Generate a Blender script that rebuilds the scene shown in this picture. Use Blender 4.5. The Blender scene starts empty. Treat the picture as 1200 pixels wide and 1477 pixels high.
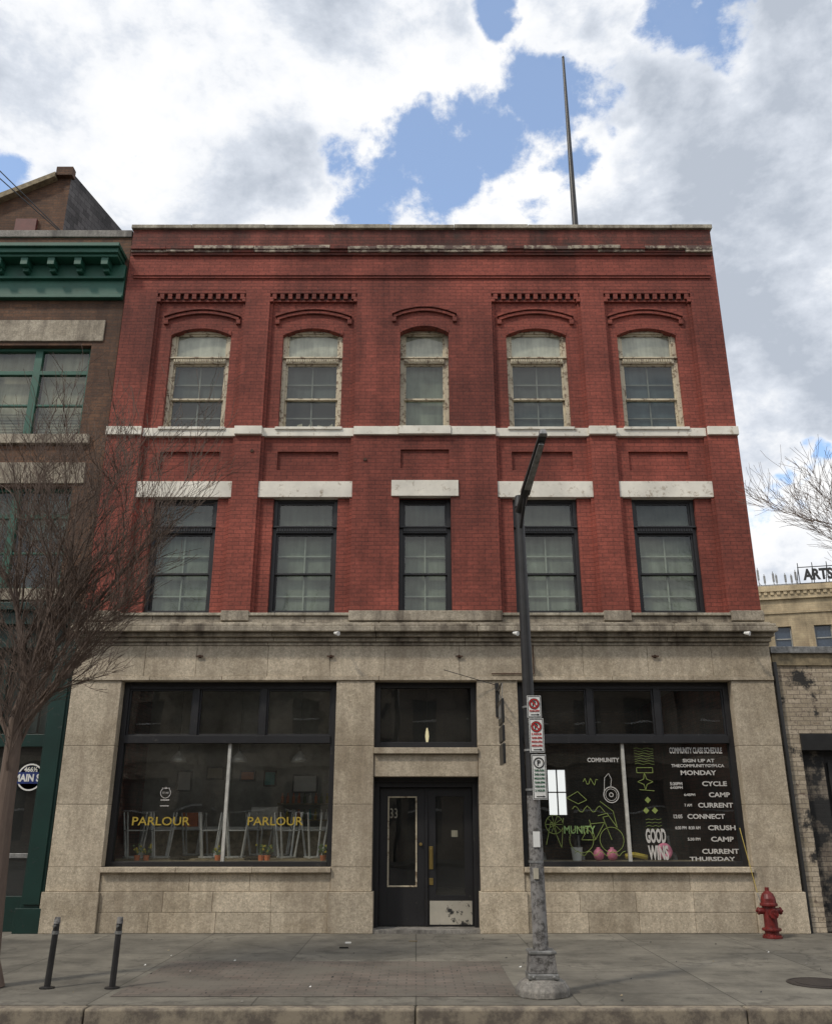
import bpy, math, random
from mathutils import Vector
random.seed(7)
S=bpy.context.scene
COL=S.collection
# ------------------------------------------------------------------ helpers
def empty(name):
    o=bpy.data.objects.new(name,None); COL.objects.link(o); o.empty_display_size=.3; return o
class MB:
    def __init__(s): s.v=[];s.f=[];s.m=[];s.mats=[]
    def mi(s,mat):
        if mat not in s.mats: s.mats.append(mat)
        return s.mats.index(mat)
    def poly(s,pts,mat):
        b=len(s.v); s.v+= [tuple(p) for p in pts]; s.f.append(tuple(range(b,b+len(pts)))); s.m.append(s.mi(mat))
    def box(s,x0,x1,y0,y1,z0,z1,mat):
        b=len(s.v)
        s.v+=[(x0,y0,z0),(x1,y0,z0),(x1,y1,z0),(x0,y1,z0),(x0,y0,z1),(x1,y0,z1),(x1,y1,z1),(x0,y1,z1)]
        for f in [(0,3,2,1),(4,5,6,7),(0,1,5,4),(1,2,6,5),(2,3,7,6),(3,0,4,7)]:
            s.f.append(tuple(b+i for i in f)); s.m.append(s.mi(mat))
    def prism(s,pts,y0,y1,mat):   # pts in xz
        n=len(pts); b=len(s.v)
        s.v+=[(p[0],y0,p[1]) for p in pts]+[(p[0],y1,p[1]) for p in pts]
        k=s.mi(mat)
        s.f.append(tuple(b+i for i in range(n))); s.m.append(k)
        s.f.append(tuple(b+n+i for i in reversed(range(n)))); s.m.append(k)
        for i in range(n):
            j=(i+1)%n; s.f.append((b+i,b+n+i,b+n+j,b+j)); s.m.append(k)
    def tube(s,p0,p1,r0,r1,mat,n=10,caps=True):
        p0=Vector(p0);p1=Vector(p1); d=(p1-p0).normalized()
        a=d.orthogonal().normalized(); c=d.cross(a); b=len(s.v); k=s.mi(mat)
        for (p,r) in ((p0,r0),(p1,r1)):
            for i in range(n):
                t=2*math.pi*i/n; s.v.append(tuple(p+(a*math.cos(t)+c*math.sin(t))*r))
        for i in range(n):
            j=(i+1)%n; s.f.append((b+i,b+j,b+n+j,b+n+i)); s.m.append(k)
        if caps:
            s.f.append(tuple(b+i for i in reversed(range(n)))); s.m.append(k)
            s.f.append(tuple(b+n+i for i in range(n))); s.m.append(k)
    def lathe(s,cx,cy,prof,mat,n=20):  # prof list (r,z)
        b=len(s.v);k=s.mi(mat)
        for r,z in prof:
            for i in range(n):
                t=2*math.pi*i/n; s.v.append((cx+r*math.cos(t),cy+r*math.sin(t),z))
        for q in range(len(prof)-1):
            for i in range(n):
                j=(i+1)%n; s.f.append((b+q*n+i,b+q*n+j,b+(q+1)*n+j,b+(q+1)*n+i)); s.m.append(k)
        s.f.append(tuple(b+i for i in reversed(range(n)))); s.m.append(k)
        q=len(prof)-1
        s.f.append(tuple(b+q*n+i for i in range(n))); s.m.append(k)
    def wall(s,x0,x1,z0,z1,holes,y,depth,mat,backs=()):
        xs=sorted(set([x0,x1]+[h[0] for h in holes]+[h[1] for h in holes]))
        zs=sorted(set([z0,z1]+[h[2] for h in holes]+[h[3] for h in holes]))
        for i in range(len(xs)-1):
            for j in range(len(zs)-1):
                cx=(xs[i]+xs[i+1])/2; cz=(zs[j]+zs[j+1])/2
                if any(h[0]<cx<h[1] and h[2]<cz<h[3] for h in holes): continue
                s.poly([(xs[i],y,zs[j]),(xs[i+1],y,zs[j]),(xs[i+1],y,zs[j+1]),(xs[i],y,zs[j+1])],mat)
        for h in holes:
            d=h[4] if len(h)>4 else depth
            a,b,c,e=h[:4]; Y=y+d
            s.poly([(a,y,c),(a,y,e),(a,Y,e),(a,Y,c)],mat); s.poly([(b,y,c),(b,Y,c),(b,Y,e),(b,y,e)],mat)
            s.poly([(a,y,c),(a,Y,c),(b,Y,c),(b,y,c)],mat); s.poly([(a,y,e),(b,y,e),(b,Y,e),(a,Y,e)],mat)
            if len(h)>5: s.poly([(a,Y,c),(b,Y,c),(b,Y,e),(a,Y,e)],mat)
    def build(s,name,parent=None,bevel=0,smooth=False):
        me=bpy.data.meshes.new(name); me.from_pydata(s.v,[],s.f)
        for m in s.mats: me.materials.append(m)
        for i,p in enumerate(me.polygons):
            p.material_index=s.m[i]; p.use_smooth=smooth
        me.update()
        o=bpy.data.objects.new(name,me); COL.objects.link(o)
        if parent: o.parent=parent
        if bevel:
            b=o.modifiers.new('bevel','BEVEL'); b.width=bevel; b.segments=2; b.limit_method='ANGLE'
        return o
# ------------------------------------------------------------------ materials
class N:
    def __init__(s,name,rough=.8,metal=0.):
        s.mat=bpy.data.materials.new(name); s.mat.use_nodes=True; s.t=s.mat.node_tree
        s.b=s.t.nodes['Principled BSDF']; s.b.inputs['Roughness'].default_value=rough; s.b.inputs['Metallic'].default_value=metal
        s.tc=s.n('ShaderNodeTexCoord').outputs['Object']
    def n(s,t): return s.t.nodes.new(t)
    def l(s,a,b): s.t.links.new(a,b)
    def map(s,sc,vec=None):
        m=s.n('ShaderNodeMapping'); m.inputs['Scale'].default_value=sc; s.l(vec or s.tc,m.inputs['Vector']); return m.outputs[0]
    def noise(s,scale,detail=6,rough=.6,sc=None,vec=None):
        n=s.n('ShaderNodeTexNoise'); n.inputs['Scale'].default_value=scale; n.inputs['Detail'].default_value=min(detail,5); n.inputs['Roughness'].default_value=rough
        v=vec or s.tc
        if sc: v=s.map(sc,v)
        s.l(v,n.inputs['Vector']); return n.outputs[0]
    def ramp(s,f,stops):
        r=s.n('ShaderNodeValToRGB'); e=r.color_ramp.elements
        while len(e)<len(stops): e.new(.5)
        for i,(p,c) in enumerate(stops):
            e[i].position=p; e[i].color=(c if len(c)==4 else (*c,1)) if not isinstance(c,(int,float)) else (c,c,c,1)
        s.l(f,r.inputs[0]); return r.outputs[0]
    def mix(s,f,a,b,mode='MIX'):
        m=s.n('ShaderNodeMix'); m.data_type='RGBA'; m.blend_type=mode
        for i,v in ((0,f),(6,a),(7,b)):
            if hasattr(v,'is_output'): s.l(v,m.inputs[i])
            elif i==0: m.inputs[0].default_value=v
            else: m.inputs[i].default_value=(*v,1) if len(v)==3 else v
        return m.outputs[2]
    def bump(s,h,st=.3,d=.01):
        b=s.n('ShaderNodeBump'); b.inputs['Strength'].default_value=st; b.inputs['Distance'].default_value=d
        s.l(h,b.inputs['Height']); 
        s.l(b.outputs[0],s.b.inputs['Normal'])
    def out(s,c):
        if hasattr(c,'is_output'): s.l(c,s.b.inputs['Base Color'])
        else: s.b.inputs['Base Color'].default_value=(*c,1)
        return s.mat
def facade_vec(k):
    sp=k.n('ShaderNodeSeparateXYZ'); k.l(k.tc,sp.inputs[0])
    ad=k.n('ShaderNodeMath'); ad.operation='ADD'; k.l(sp.outputs[0],ad.inputs[0]); k.l(sp.outputs[1],ad.inputs[1])
    cb=k.n('ShaderNodeCombineXYZ'); k.l(ad.outputs[0],cb.inputs[0]); k.l(sp.outputs[2],cb.inputs[1]); return cb.outputs[0]
def brick_mat(name,c1,c2,mortar,w=.215,h=.0715,ms=.006,dirt=(.35,.3,.28),dirt_amt=.6,wear=None,wear_rng=(.62,.7),soot=None,soot_rng=(.5,.6)):
    k=N(name,.85); v=facade_vec(k)
    b=k.n('ShaderNodeTexBrick'); k.l(v,b.inputs['Vector'])
    for n_,val in (('Scale',1),('Mortar Size',ms),('Mortar Smooth',.3),('Brick Width',w),('Row Height',h),('Bias',0)): b.inputs[n_].default_value=val
    b.inputs['Color1'].default_value=(*c1,1); b.inputs['Color2'].default_value=(*c2,1); b.inputs['Mortar'].default_value=(*mortar,1)
    c=b.outputs[0]
    big=k.ramp(k.noise(.5,4,.6),[(.3,0.55),(.48,.92),(.68,1.3)])
    c=k.mix(1,c,big,'MULTIPLY')
    st=k.ramp(k.noise(1,6,.65,sc=(2.6,2.6,.35)),[(.38,1),(.62,0)])
    f=k.mix(1,st,k.ramp(k.noise(.45,3),[(.36,0),(.6,dirt_amt)]),'MULTIPLY')
    c=k.mix(f,c,k.mix(1,c,dirt,'MULTIPLY'))
    c=k.mix(1,c,k.ramp(k.noise(26,3,.7),[(.3,.75),(.7,1.2)]),'MULTIPLY')
    if wear: c=k.mix(k.ramp(k.noise(7,9,.75,sc=(1,1,1.6)),[(wear_rng[0],0),(wear_rng[1],1)]),c,wear)
    if soot: c=k.mix(k.ramp(k.noise(1.5,8,.7),[(soot_rng[0],0),(soot_rng[1],1)]),c,soot)
    m=k.n('ShaderNodeMath'); m.operation='MULTIPLY_ADD'; m.inputs[1].default_value=-1; k.l(b.outputs[1],m.inputs[0]); k.l(k.noise(40,2),m.inputs[2])
    k.bump(m.outputs[0],.6,.006); return k.out(c)
RED=brick_mat('painted_red_brick',(.30,.074,.05),(.235,.058,.04),(.145,.04,.03),wear=(.15,.058,.043),wear_rng=(.62,.72))
REDP=brick_mat('worn_parapet_brick',(.23,.062,.043),(.16,.047,.034),(.10,.035,.028),wear=(.34,.25,.18),wear_rng=(.66,.72),dirt=(.3,.27,.25),dirt_amt=.9,soot=(.05,.028,.022),soot_rng=(.50,.68))
BROWN=brick_mat('brown_brick',(.16,.082,.045),(.105,.055,.033),(.09,.065,.047),wear=(.06,.038,.028),wear_rng=(.5,.7))
CREAM=brick_mat('whitewashed_brick',(.54,.46,.35),(.38,.32,.23),(.25,.21,.165),wear=(.15,.11,.085),wear_rng=(.58,.66),soot=(.03,.028,.026),soot_rng=(.55,.61))
SOOT=brick_mat('sooty_brick',(.30,.26,.2),(.18,.15,.12),(.12,.1,.09),soot=(.02,.02,.02),soot_rng=(.42,.52))
YEL=brick_mat('yellow_brick',(.50,.40,.25),(.44,.35,.22),(.36,.3,.2),w=.4,h=.15,ms=.01)
GREYB=brick_mat('grey_brown_brick',(.3,.23,.17),(.22,.17,.13),(.15,.13,.1))
def stone_mat(name,a,b,dark,amt=.8,isl=True):
    k=N(name,.85)
    c=k.mix(k.ramp(k.noise(10,5,.78),[(.38,0),(.62,1)]),a,b)
    c=k.mix(k.ramp(k.noise(30,3,.75),[(.50,0),(.60,.6)]),c,tuple(x*.52 for x in a))
    c=k.mix(k.ramp(k.noise(36,3,.75,sc=(1.3,1.3,1.3)),[(.55,0),(.64,.55)]),c,tuple(min(1,x*1.4) for x in a))
    if isl:
        g=k.n('ShaderNodeNewGeometry'); c=k.mix(1,c,k.ramp(g.outputs['Random Per Island'],[(0,.84),(1,1.12)]),'MULTIPLY')
    st=k.ramp(k.noise(1,7,.7,sc=(3.2,3.2,.5)),[(.44,0),(.68,amt)])
    c=k.mix(st,c,dark)
    c=k.mix(k.ramp(k.noise(.8,5,.6),[(.46,0),(.66,.75)]),c,k.mix(1,c,(.6,.57,.52),'MULTIPLY'))
    k.bump(k.noise(30,3,.7),.5,.012); return k.out(c)
STONE=stone_mat('tyndall_limestone',(.60,.515,.39),(.42,.36,.27),(.24,.19,.135),.55)
STONED=stone_mat('weathered_limestone_cornice',(.46,.405,.315),(.28,.245,.19),(.10,.08,.06),1.)
COPE=stone_mat('coping_stone',(.50,.46,.365),(.34,.31,.24),(.14,.12,.09),1.,False)
def peel(name,paint,under,rng=(.5,.58),rough=.6,sc=9):
    k=N(name,rough); f=k.ramp(k.noise(sc,9,.75),[(rng[0],0),(rng[1],1)])
    c=k.mix(f,paint,under); c=k.mix(1,c,k.ramp(k.noise(2,5),[(.3,.75),(.7,1.08)]),'MULTIPLY')
    k.bump(f,.4,.004); return k.out(c)
WHITE=peel('white_painted_stone',(.80,.76,.66),(.42,.35,.26),(.56,.68),sc=7)
CORB=peel('flaking_corbel_course',(.44,.38,.28),(.10,.055,.04),(.42,.53),sc=4)
CREAMW=peel('peeling_cream_paint',(.58,.51,.37),(.20,.14,.09),(.52,.60),sc=12)
BLACKW=peel('black_frame_paint',(.016,.016,.018),(.05,.045,.04),(.62,.7),.45)
BLACKD=peel('worn_black_door_paint',(.018,.018,.02),(.14,.12,.09),(.66,.72),.4,sc=6)
KICK=peel('scraped_kick_plate',(.45,.42,.35),(.03,.03,.03),(.54,.58),.5,sc=2.2)
GREEN=peel('green_painted_metal',(.018,.10,.066),(.05,.08,.05),(.62,.72),.5)
GREEND=peel('dark_green_paint',(.008,.035,.028),(.02,.03,.025),(.6,.7),.4)
def simple(name,c,rough=.6,metal=0,var=.25,sc=8):
    k=N(name,rough,metal); return k.out(k.mix(1,c,k.ramp(k.noise(sc,4,.65),[(.3,1-var),(.7,1+var*.6)]),'MULTIPLY'))
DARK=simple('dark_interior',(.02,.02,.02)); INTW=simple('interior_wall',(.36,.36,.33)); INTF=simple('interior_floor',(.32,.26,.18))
MORT=simple('mortar_backing',(.2,.17,.13)); METG=simple('galvanised_steel',(.3,.3,.29),.5,.6,.5,14)
POLEB=simple('black_pole_paint',(.022,.021,.021),.45,0,.5); POLEG=peel('scuffed_grey_pole',(.25,.24,.23),(.07,.065,.06),(.45,.6),.6,sc=16)
WH=simple('white_enamel',(.75,.75,.72),.4,0,.1); BLK=simple('black_enamel',(.02,.02,.02),.4); REDS=simple('sign_red',(.5,.03,.03),.4)
REDH=simple('hydrant_red',(.15,.014,.012),.45,0,.6,12); YELLOW=simple('yellow_paint',(.5,.38,.04),.5); GOLD=simple('gold_lettering',(.40,.29,.04),.5)
WLET=simple('white_vinyl',(.52,.50,.47),.5,0,.08); GLET=simple('green_vinyl',(.24,.36,.13),.5); PINK=simple('pink_plastic',(.75,.22,.35),.5)
LTG=simple('light_green_vinyl',(.24,.30,.08),.5); BRASS=simple('brass',(.45,.33,.12),.35,.9); BLUE=simple('sign_blue',(.02,.04,.18),.4)
ROOF=simple('tar_roof',(.05,.05,.05)); WOOD=simple('weathered_wood',(.26,.21,.13),.8,0,.5,10); MULL=simple('white_mullion',(.5,.49,.45),.4)
SILV=simple('brushed_chair_metal',(.55,.55,.53),.4,.4,.3); TEAL=simple('teal_poster',(.06,.35,.35)); ORNG=simple('orange_poster',(.6,.18,.07)); LEAF=simple('plant_leaf',(.08,.13,.04))
CONC=stone_mat('footing_concrete',(.30,.28,.25),(.2,.19,.17),(.08,.075,.07),.8,False)
RUST=simple('rusted_iron',(.08,.04,.025),.8,.2,.5,20)
def glass_mat(name,tint,refl=1.,rough=.0,dust_veil=.03):
    m=bpy.data.materials.new(name); m.use_nodes=True; t=m.node_tree; t.nodes.clear()
    o=t.nodes.new('ShaderNodeOutputMaterial'); mx=t.nodes.new('ShaderNodeMixShader'); tr=t.nodes.new('ShaderNodeBsdfTransparent'); gl=t.nodes.new('ShaderNodeBsdfGlossy')
    tr.inputs[0].default_value=(*tint,1); gl.inputs['Roughness'].default_value=rough
    fr=t.nodes.new('ShaderNodeFresnel')
    ge=t.nodes.new('ShaderNodeNewGeometry'); io=t.nodes.new('ShaderNodeMapRange'); io.inputs[3].default_value=1.52; io.inputs[4].default_value=1/1.52
    t.links.new(ge.outputs['Backfacing'],io.inputs[0]); t.links.new(io.outputs[0],fr.inputs[0])   # thin pane: same Fresnel from both sides
    mu=t.nodes.new('ShaderNodeMath'); mu.operation='MULTIPLY'; mu.inputs[1].default_value=refl; mu.use_clamp=True
    tc=t.nodes.new('ShaderNodeTexCoord'); no=t.nodes.new('ShaderNodeTexNoise'); no.inputs['Scale'].default_value=1.3; no.inputs['Detail'].default_value=1
    bu=t.nodes.new('ShaderNodeBump'); bu.inputs['Strength'].default_value=.12; bu.inputs['Distance'].default_value=.03
    L=t.links.new; L(tc.outputs['Object'],no.inputs[0]); L(no.outputs[0],bu.inputs['Height']); L(bu.outputs[0],gl.inputs['Normal'])
    L(fr.outputs[0],mu.inputs[0]); L(mu.outputs[0],mx.inputs[0]); L(tr.outputs[0],mx.inputs[1]); L(gl.outputs[0],mx.inputs[2])
    df=t.nodes.new('ShaderNodeBsdfDiffuse'); df.inputs[0].default_value=(.5,.5,.45,1); dn=t.nodes.new('ShaderNodeTexNoise'); dn.inputs['Scale'].default_value=.9; dn.inputs['Detail'].default_value=4  # grey dust film also paints in a reflection veil, lifting dark panes
    L(tc.outputs['Object'],dn.inputs[0]); dm=t.nodes.new('ShaderNodeMapRange'); dm.inputs[1].default_value=.35; dm.inputs[2].default_value=.65; dm.inputs[3].default_value=dust_veil*.4; dm.inputs[4].default_value=dust_veil*1.7; L(dn.outputs[0],dm.inputs[0])
    m2=t.nodes.new('ShaderNodeMixShader'); L(dm.outputs[0],m2.inputs[0]); L(mx.outputs[0],m2.inputs[1]); L(df.outputs[0],m2.inputs[2]); L(m2.outputs[0],o.inputs[0]); return m
GL=glass_mat('old_window_glass',(.80,.84,.80),1.7,.02,.02); GLS=glass_mat('shop_window_glass',(.9,.92,.9),1.8,0,.03)
def blind(name,c):
    k=N(name,.9); x=k.mix(1,c,k.ramp(k.noise(1,4,.6,sc=(14,14,1.2)),[(.3,.75),(.7,1.1)]),'MULTIPLY')
    x=k.mix(1,x,k.ramp(k.noise(1.6,4),[(.3,.5),(.7,1.15)]),'MULTIPLY'); return k.out(x)
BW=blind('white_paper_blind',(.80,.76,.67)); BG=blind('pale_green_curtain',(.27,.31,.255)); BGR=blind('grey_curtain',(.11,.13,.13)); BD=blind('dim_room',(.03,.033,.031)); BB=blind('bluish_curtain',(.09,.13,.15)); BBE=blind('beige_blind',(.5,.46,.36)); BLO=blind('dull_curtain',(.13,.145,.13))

# ------------------------------------------------------------------ ground, road, pavement
g=MB()
k=N('bare_ground',.9); GM=k.out(k.mix(k.noise(.3,8),(.09,.085,.07),(.13,.12,.1)))
g.poly([(-1500,-1500,-.16),(1500,-1500,-.16),(1500,1500,-.16),(-1500,1500,-.16)],GM); g.build('ground')
k=N('asphalt',.85)
c=k.mix(k.ramp(k.noise(60,4,.8),[(.35,0),(.7,1)]),(.05,.048,.045),(.11,.105,.1)); c=k.mix(1,c,k.ramp(k.noise(.6,5),[(.3,.7),(.7,1.3)]),'MULTIPLY'); k.bump(k.noise(90,2),.4,.01); ASP=k.out(c)
r=MB(); r.poly([(-300,-7,-.13),(300,-7,-.13),(300,8.95,-.13),(-300,8.95,-.13)],ASP); r.build('road')
k=N('sidewalk_concrete',.88)
b=k.n('ShaderNodeTexBrick'); k.l(k.tc,b.inputs['Vector']); b.offset=0; b.squash=1
for n_,v_ in (('Scale',1),('Mortar Size',.010),('Mortar Smooth',.4),('Brick Width',1.52),('Row Height',1.38)): b.inputs[n_].default_value=v_
b.inputs['Color1'].default_value=(.20,.185,.15,1); b.inputs['Color2'].default_value=(.145,.134,.11,1); b.inputs['Mortar'].default_value=(.08,.073,.058,1)
c=k.mix(1,b.outputs[0],k.ramp(k.noise(.8,5,.7),[(.32,.5),(.66,1.3)]),'MULTIPLY')
c=k.mix(k.ramp(k.noise(2.3,5,.75),[(.53,0),(.64,.65)]),c,(.07,.064,.053))
c=k.mix(k.ramp(k.noise(14,4,.8),[(.6,0),(.66,.6)]),c,(.09,.083,.07))
c=k.mix(k.ramp(k.noise(70,3,.8),[(.55,0),(.7,.5)]),c,(.1,.094,.08))
vo=k.n('ShaderNodeTexVoronoi'); vo.feature='DISTANCE_TO_EDGE'; vo.inputs['Scale'].default_value=.4
wn_=k.n('ShaderNodeTexNoise'); wn_.inputs['Scale'].default_value=2.5; wn_.inputs['Detail'].default_value=4; k.l(k.tc,wn_.inputs[0])
va=k.n('ShaderNodeVectorMath'); va.operation='MULTIPLY_ADD'; k.l(wn_.outputs[1],va.inputs[0]); va.inputs[1].default_value=(.5,.5,.0); k.l(k.tc,va.inputs[2]); k.l(va.outputs[0],vo.inputs['Vector'])
c=k.mix(k.ramp(vo.outputs[0],[(0,.6),(.005,0)]),c,(.06,.055,.045))
k.bump(k.noise(50,3,.7),.25,.006); SW=k.out(c)
k=N('kerb_concrete',.85); c=k.mix(k.ramp(k.noise(5,5,.75),[(.42,0),(.6,1)]),(.27,.23,.17),(.12,.10,.08)); k.bump(k.noise(30,3),.3,.01); KB=k.out(c)
k=N('brick_pavers',.88); b=k.n('ShaderNodeTexBrick'); k.l(k.tc,b.inputs['Vector'])
for n_,v_ in (('Scale',1),('Mortar Size',.008),('Brick Width',.2),('Row Height',.1)): b.inputs[n_].default_value=v_
b.inputs['Color1'].default_value=(.165,.132,.108,1); b.inputs['Color2'].default_value=(.13,.113,.094,1); b.inputs['Mortar'].default_value=(.08,.07,.06,1)
c=k.mix(1,b.outputs[0],k.ramp(k.noise(1.5,5),[(.3,.6),(.7,1.3)]),'MULTIPLY'); c=k.mix(k.ramp(k.noise(1.1,5),[(.44,0),(.62,.8)]),c,(.145,.132,.108)); k.bump(b.outputs[1],-.3,.004); PV=k.out(c)
s=MB(); s.box(-300,300,9.12,14.9,-.15,0,SW); s.build('sidewalk')
s=MB(); x=-30.
while x<30:
    s.box(x,x+2.99,8.95,9.115,-.16,-.002,KB); x+=3
s.build('kerb',bevel=.02)
s=MB(); s.poly([(-2.95,9.5,.004),(1.0,9.5,.004),(1.0,11.75,.004),(-2.95,11.75,.004)],PV); s.build('brick_paver_strip')
s=MB(); s.box(-300,300,-11.5,-7,-.15,0,SW); s.build('sidewalk')
s=MB(); s.lathe(4.22,10.25,[(.33,.002),(.33,.008),(.30,.012),(.30,.008),(.24,.008),(.24,.012),(.02,.012)],simple('cast_iron',(.07,.06,.055),.5,.5),28); s.build('manhole_cover')
s=MB()
for i in range(60):
    x=random.uniform(-4,5);y=random.uniform(9.2,14.4);a=random.uniform(.008,.026)
    m=random.choice([WH,BLK,CONC,CONC,BLK,WOOD])
    s.poly([(x,y,.008),(x+a,y+a*.3,.009),(x+a*.8,y+a,.02),(x-a*.2,y+a*.8,.008)],m)
s.box(-2.12,-2.0,8.72,8.77,-.128,-.10,simple('litter_green_card',(.15,.4,.2))); s.box(-2.0,-1.95,8.71,8.77,-.128,-.10,WH)
s.box(-1.02,-.9,12.9,12.93,.002,.02,BLK); s.box(-.98,-.9,13.4,13.46,.002,.015,WH); s.box(-.1,.02,13.6,13.62,.002,.012,WOOD)
s.build('litter')

# ------------------------------------------------------------------ MAIN BUILDING
F=14.6; R=F+.10; XL,XR=-5.65,5.88
B=empty('red_brick_commercial_building')
W=[(-4.70,-3.55),(-2.55,-1.40),(-.30,.62),(1.73,2.88),(3.86,4.99)]
bays=[(-5.02,-3.30),(-2.83,-1.14),(1.46,3.18),(3.64,5.33)]
piers=[(XL,-5.02),(-3.30,-2.83),(3.18,3.64),(5.33,XR)]
w=MB()
h3=[(a,b_,8.43,10.55) for a,b_ in W]; h2=[(a,b_,4.96,7.07) for a,b_ in W]
pan=[(a+.02,b_-.02,7.61,7.98,.05,1) for i,(a,b_) in enumerate(W) if i!=2]
w.wall(XL,XR,4.9,11.5,h3+h2+pan,R,.28,RED)
for a,b_ in piers: w.box(a,b_,F,R+.03,4.93,11.36,RED)
hc=[(-.30-.0,.62,8.43,10.55),(-.30,.62,4.96,7.07),(-.28,.60,7.61,7.98,.04,1)]
w.wall(-1.14,1.46,4.93,11.36,hc,F,.13,RED)
w.poly([(-1.14,F,4.93),(-1.14,R,4.93),(-1.14,R,11.36),(-1.14,F,11.36)],RED); w.poly([(1.46,F,4.93),(1.46,F,11.36),(1.46,R,11.36),(1.46,R,4.93)],RED)
w.box(XL,XR,F,R+.2,11.36,12.14,RED)
w.box(XL+.12,XR-.12,F-.03,F+.1,11.62,11.67,RED); w.box(XL+.12,XR-.12,F-.05,F+.1,11.67,11.72,RED)
for a,b_ in bays:
    w.box(a,a+.05,R-.05,R+.02,4.95,11.36,RED); w.box(b_-.05,b_,R-.05,R+.02,4.95,11.36,RED)
def arc(xc,hw,zs,rise,n=14): return [(xc+hw*(-1+2*i/n), zs+rise*(1-(-1+2*i/n)**2)) for i in range(n+1)]
for i,(a,b_) in enumerate(W):
    y=F if i==2 else R; xc=(a+b_)/2; hw=(b_-a)/2
    p=arc(xc,hw,10.40,.148)
    for q in range(14):
        w.prism([p[q],p[q+1],(p[q+1][0],10.551),(p[q][0],10.551)],y+.001,y+.12,RED)
w.build('brick_wall',B)
w=MB()
for i,(a,b_) in enumerate(W):
    y=F if i==2 else R; xc=(a+b_)/2; hw=(b_-a)/2
    for (ex,z0,ri,th,pr,mt) in ((.0,10.405,.15,.09,.018,RED),(.13,10.72,.15,.06,.05,RED),(.16,10.79,.155,.035,.075,RED)):
        lo=arc(xc,hw+ex,z0,ri); hi=arc(xc,hw+ex,z0+th,ri)
        for q in range(14): w.prism([lo[q],lo[q+1],hi[q+1],hi[q]],y-pr,y+.02,mt)
    for sx in (-1,1): w.box(xc+sx*(hw+.12)-.04,xc+sx*(hw+.12)+.04,y-.05,y+.02,10.64,10.74,RED)
for a,b_ in bays:
    w.box(a+.0,b_-.0,F+.004,R+.02,11.29,11.362,RED)
    n=11; st=(b_-a)/n
    for q in range(n): w.box(a+st*(q+.27),a+st*(q+.73)+.01,F+.01,R+.02,11.17,11.295,RED)
    w.box(a,b_,F+.05,R+.02,11.13,11.17,RED)
    w.box(a,a+.07,F-.01,R+.02,11.10,11.20,RED); w.box(b_-.07,b_,F-.01,R+.02,11.10,11.20,RED)
w.build('arch_hoods_and_dentils',B,bevel=.004)
w=MB(); DK=simple('painted_gap_shade',(.05,.015,.012))
for a,b_ in bays: w.box(a+.05,b_-.05,R-.004,R+.02,11.17,11.29,DK)  # dark strip behind the dentils paints the shade in their gaps
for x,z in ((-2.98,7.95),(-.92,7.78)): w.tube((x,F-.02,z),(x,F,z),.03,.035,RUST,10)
w.build('dentil_gap_shade_and_anchor_plates',B)
w=MB()
w.box(XL+.05,XR-.05,F-.05,F+.1,12.14,12.19,REDP); 
x=XL+.03
while x<XR-.05:
    L=random.uniform(.25,.8); x2=min(x+L,XR-.03); dm=REDP if random.random()<.15 else CORB
    w.box(x,x2-.004,F-.08+random.uniform(-.01,.01),F+.2,12.19,12.245,REDP if random.random()<.4 else CORB); w.box(x,x2-.004,F-.11+random.uniform(-.015,.015),F+.2,12.245,12.33+random.uniform(-.02,.006),dm); x=x2
w.box(XL,XR,F+.0,F+.3,12.14,12.77,REDP)
w.build('parapet',B,bevel=.006)
w=MB(); x=XL-.03
while x<XR:
    x2=min(x+random.uniform(1.1,1.5),XR+.04); w.box(x,x2-.006,F-.06,F+.36,12.77,12.86+random.uniform(-.008,.01),COPE); x=x2
w.box(4.95,5.25,F+.05,F+.25,12.86,12.93,METG)
w.build('coping',B,bevel=.01)
w=MB()
segs=[(XL-.02,-5.02,F-.05)]+[(a,b_,R-.07) for a,b_ in bays[:2]]+[(-3.32,-2.81,F-.07),(-1.14,-.32,F-.05),(-.32,.64,F-.08),(.64,1.46,F-.05)]+[(a,b_,R-.07) for a,b_ in bays[2:]]+[(3.16,3.66,F-.07),(5.33,XR+.02,F-.05)]
for a,b_,y in segs: w.box(a+.002,b_-.002,y,R+.12,8.26,8.425,WHITE)
for a,b_ in W: w.box(a-.04,b_+.04,R-.10,R+.2,8.385,8.44,WHITE)
w.build('sill_course',B,bevel=.008)
w=MB()
for a,b_ in bays: w.box(a+.003,b_-.003,R-.07,R+.12,7.065,7.37,WHITE)
w.box(-.44,.76,F-.03,F+.1,7.066,7.37,WHITE); w.build('lintels',B,bevel=.006)
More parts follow.
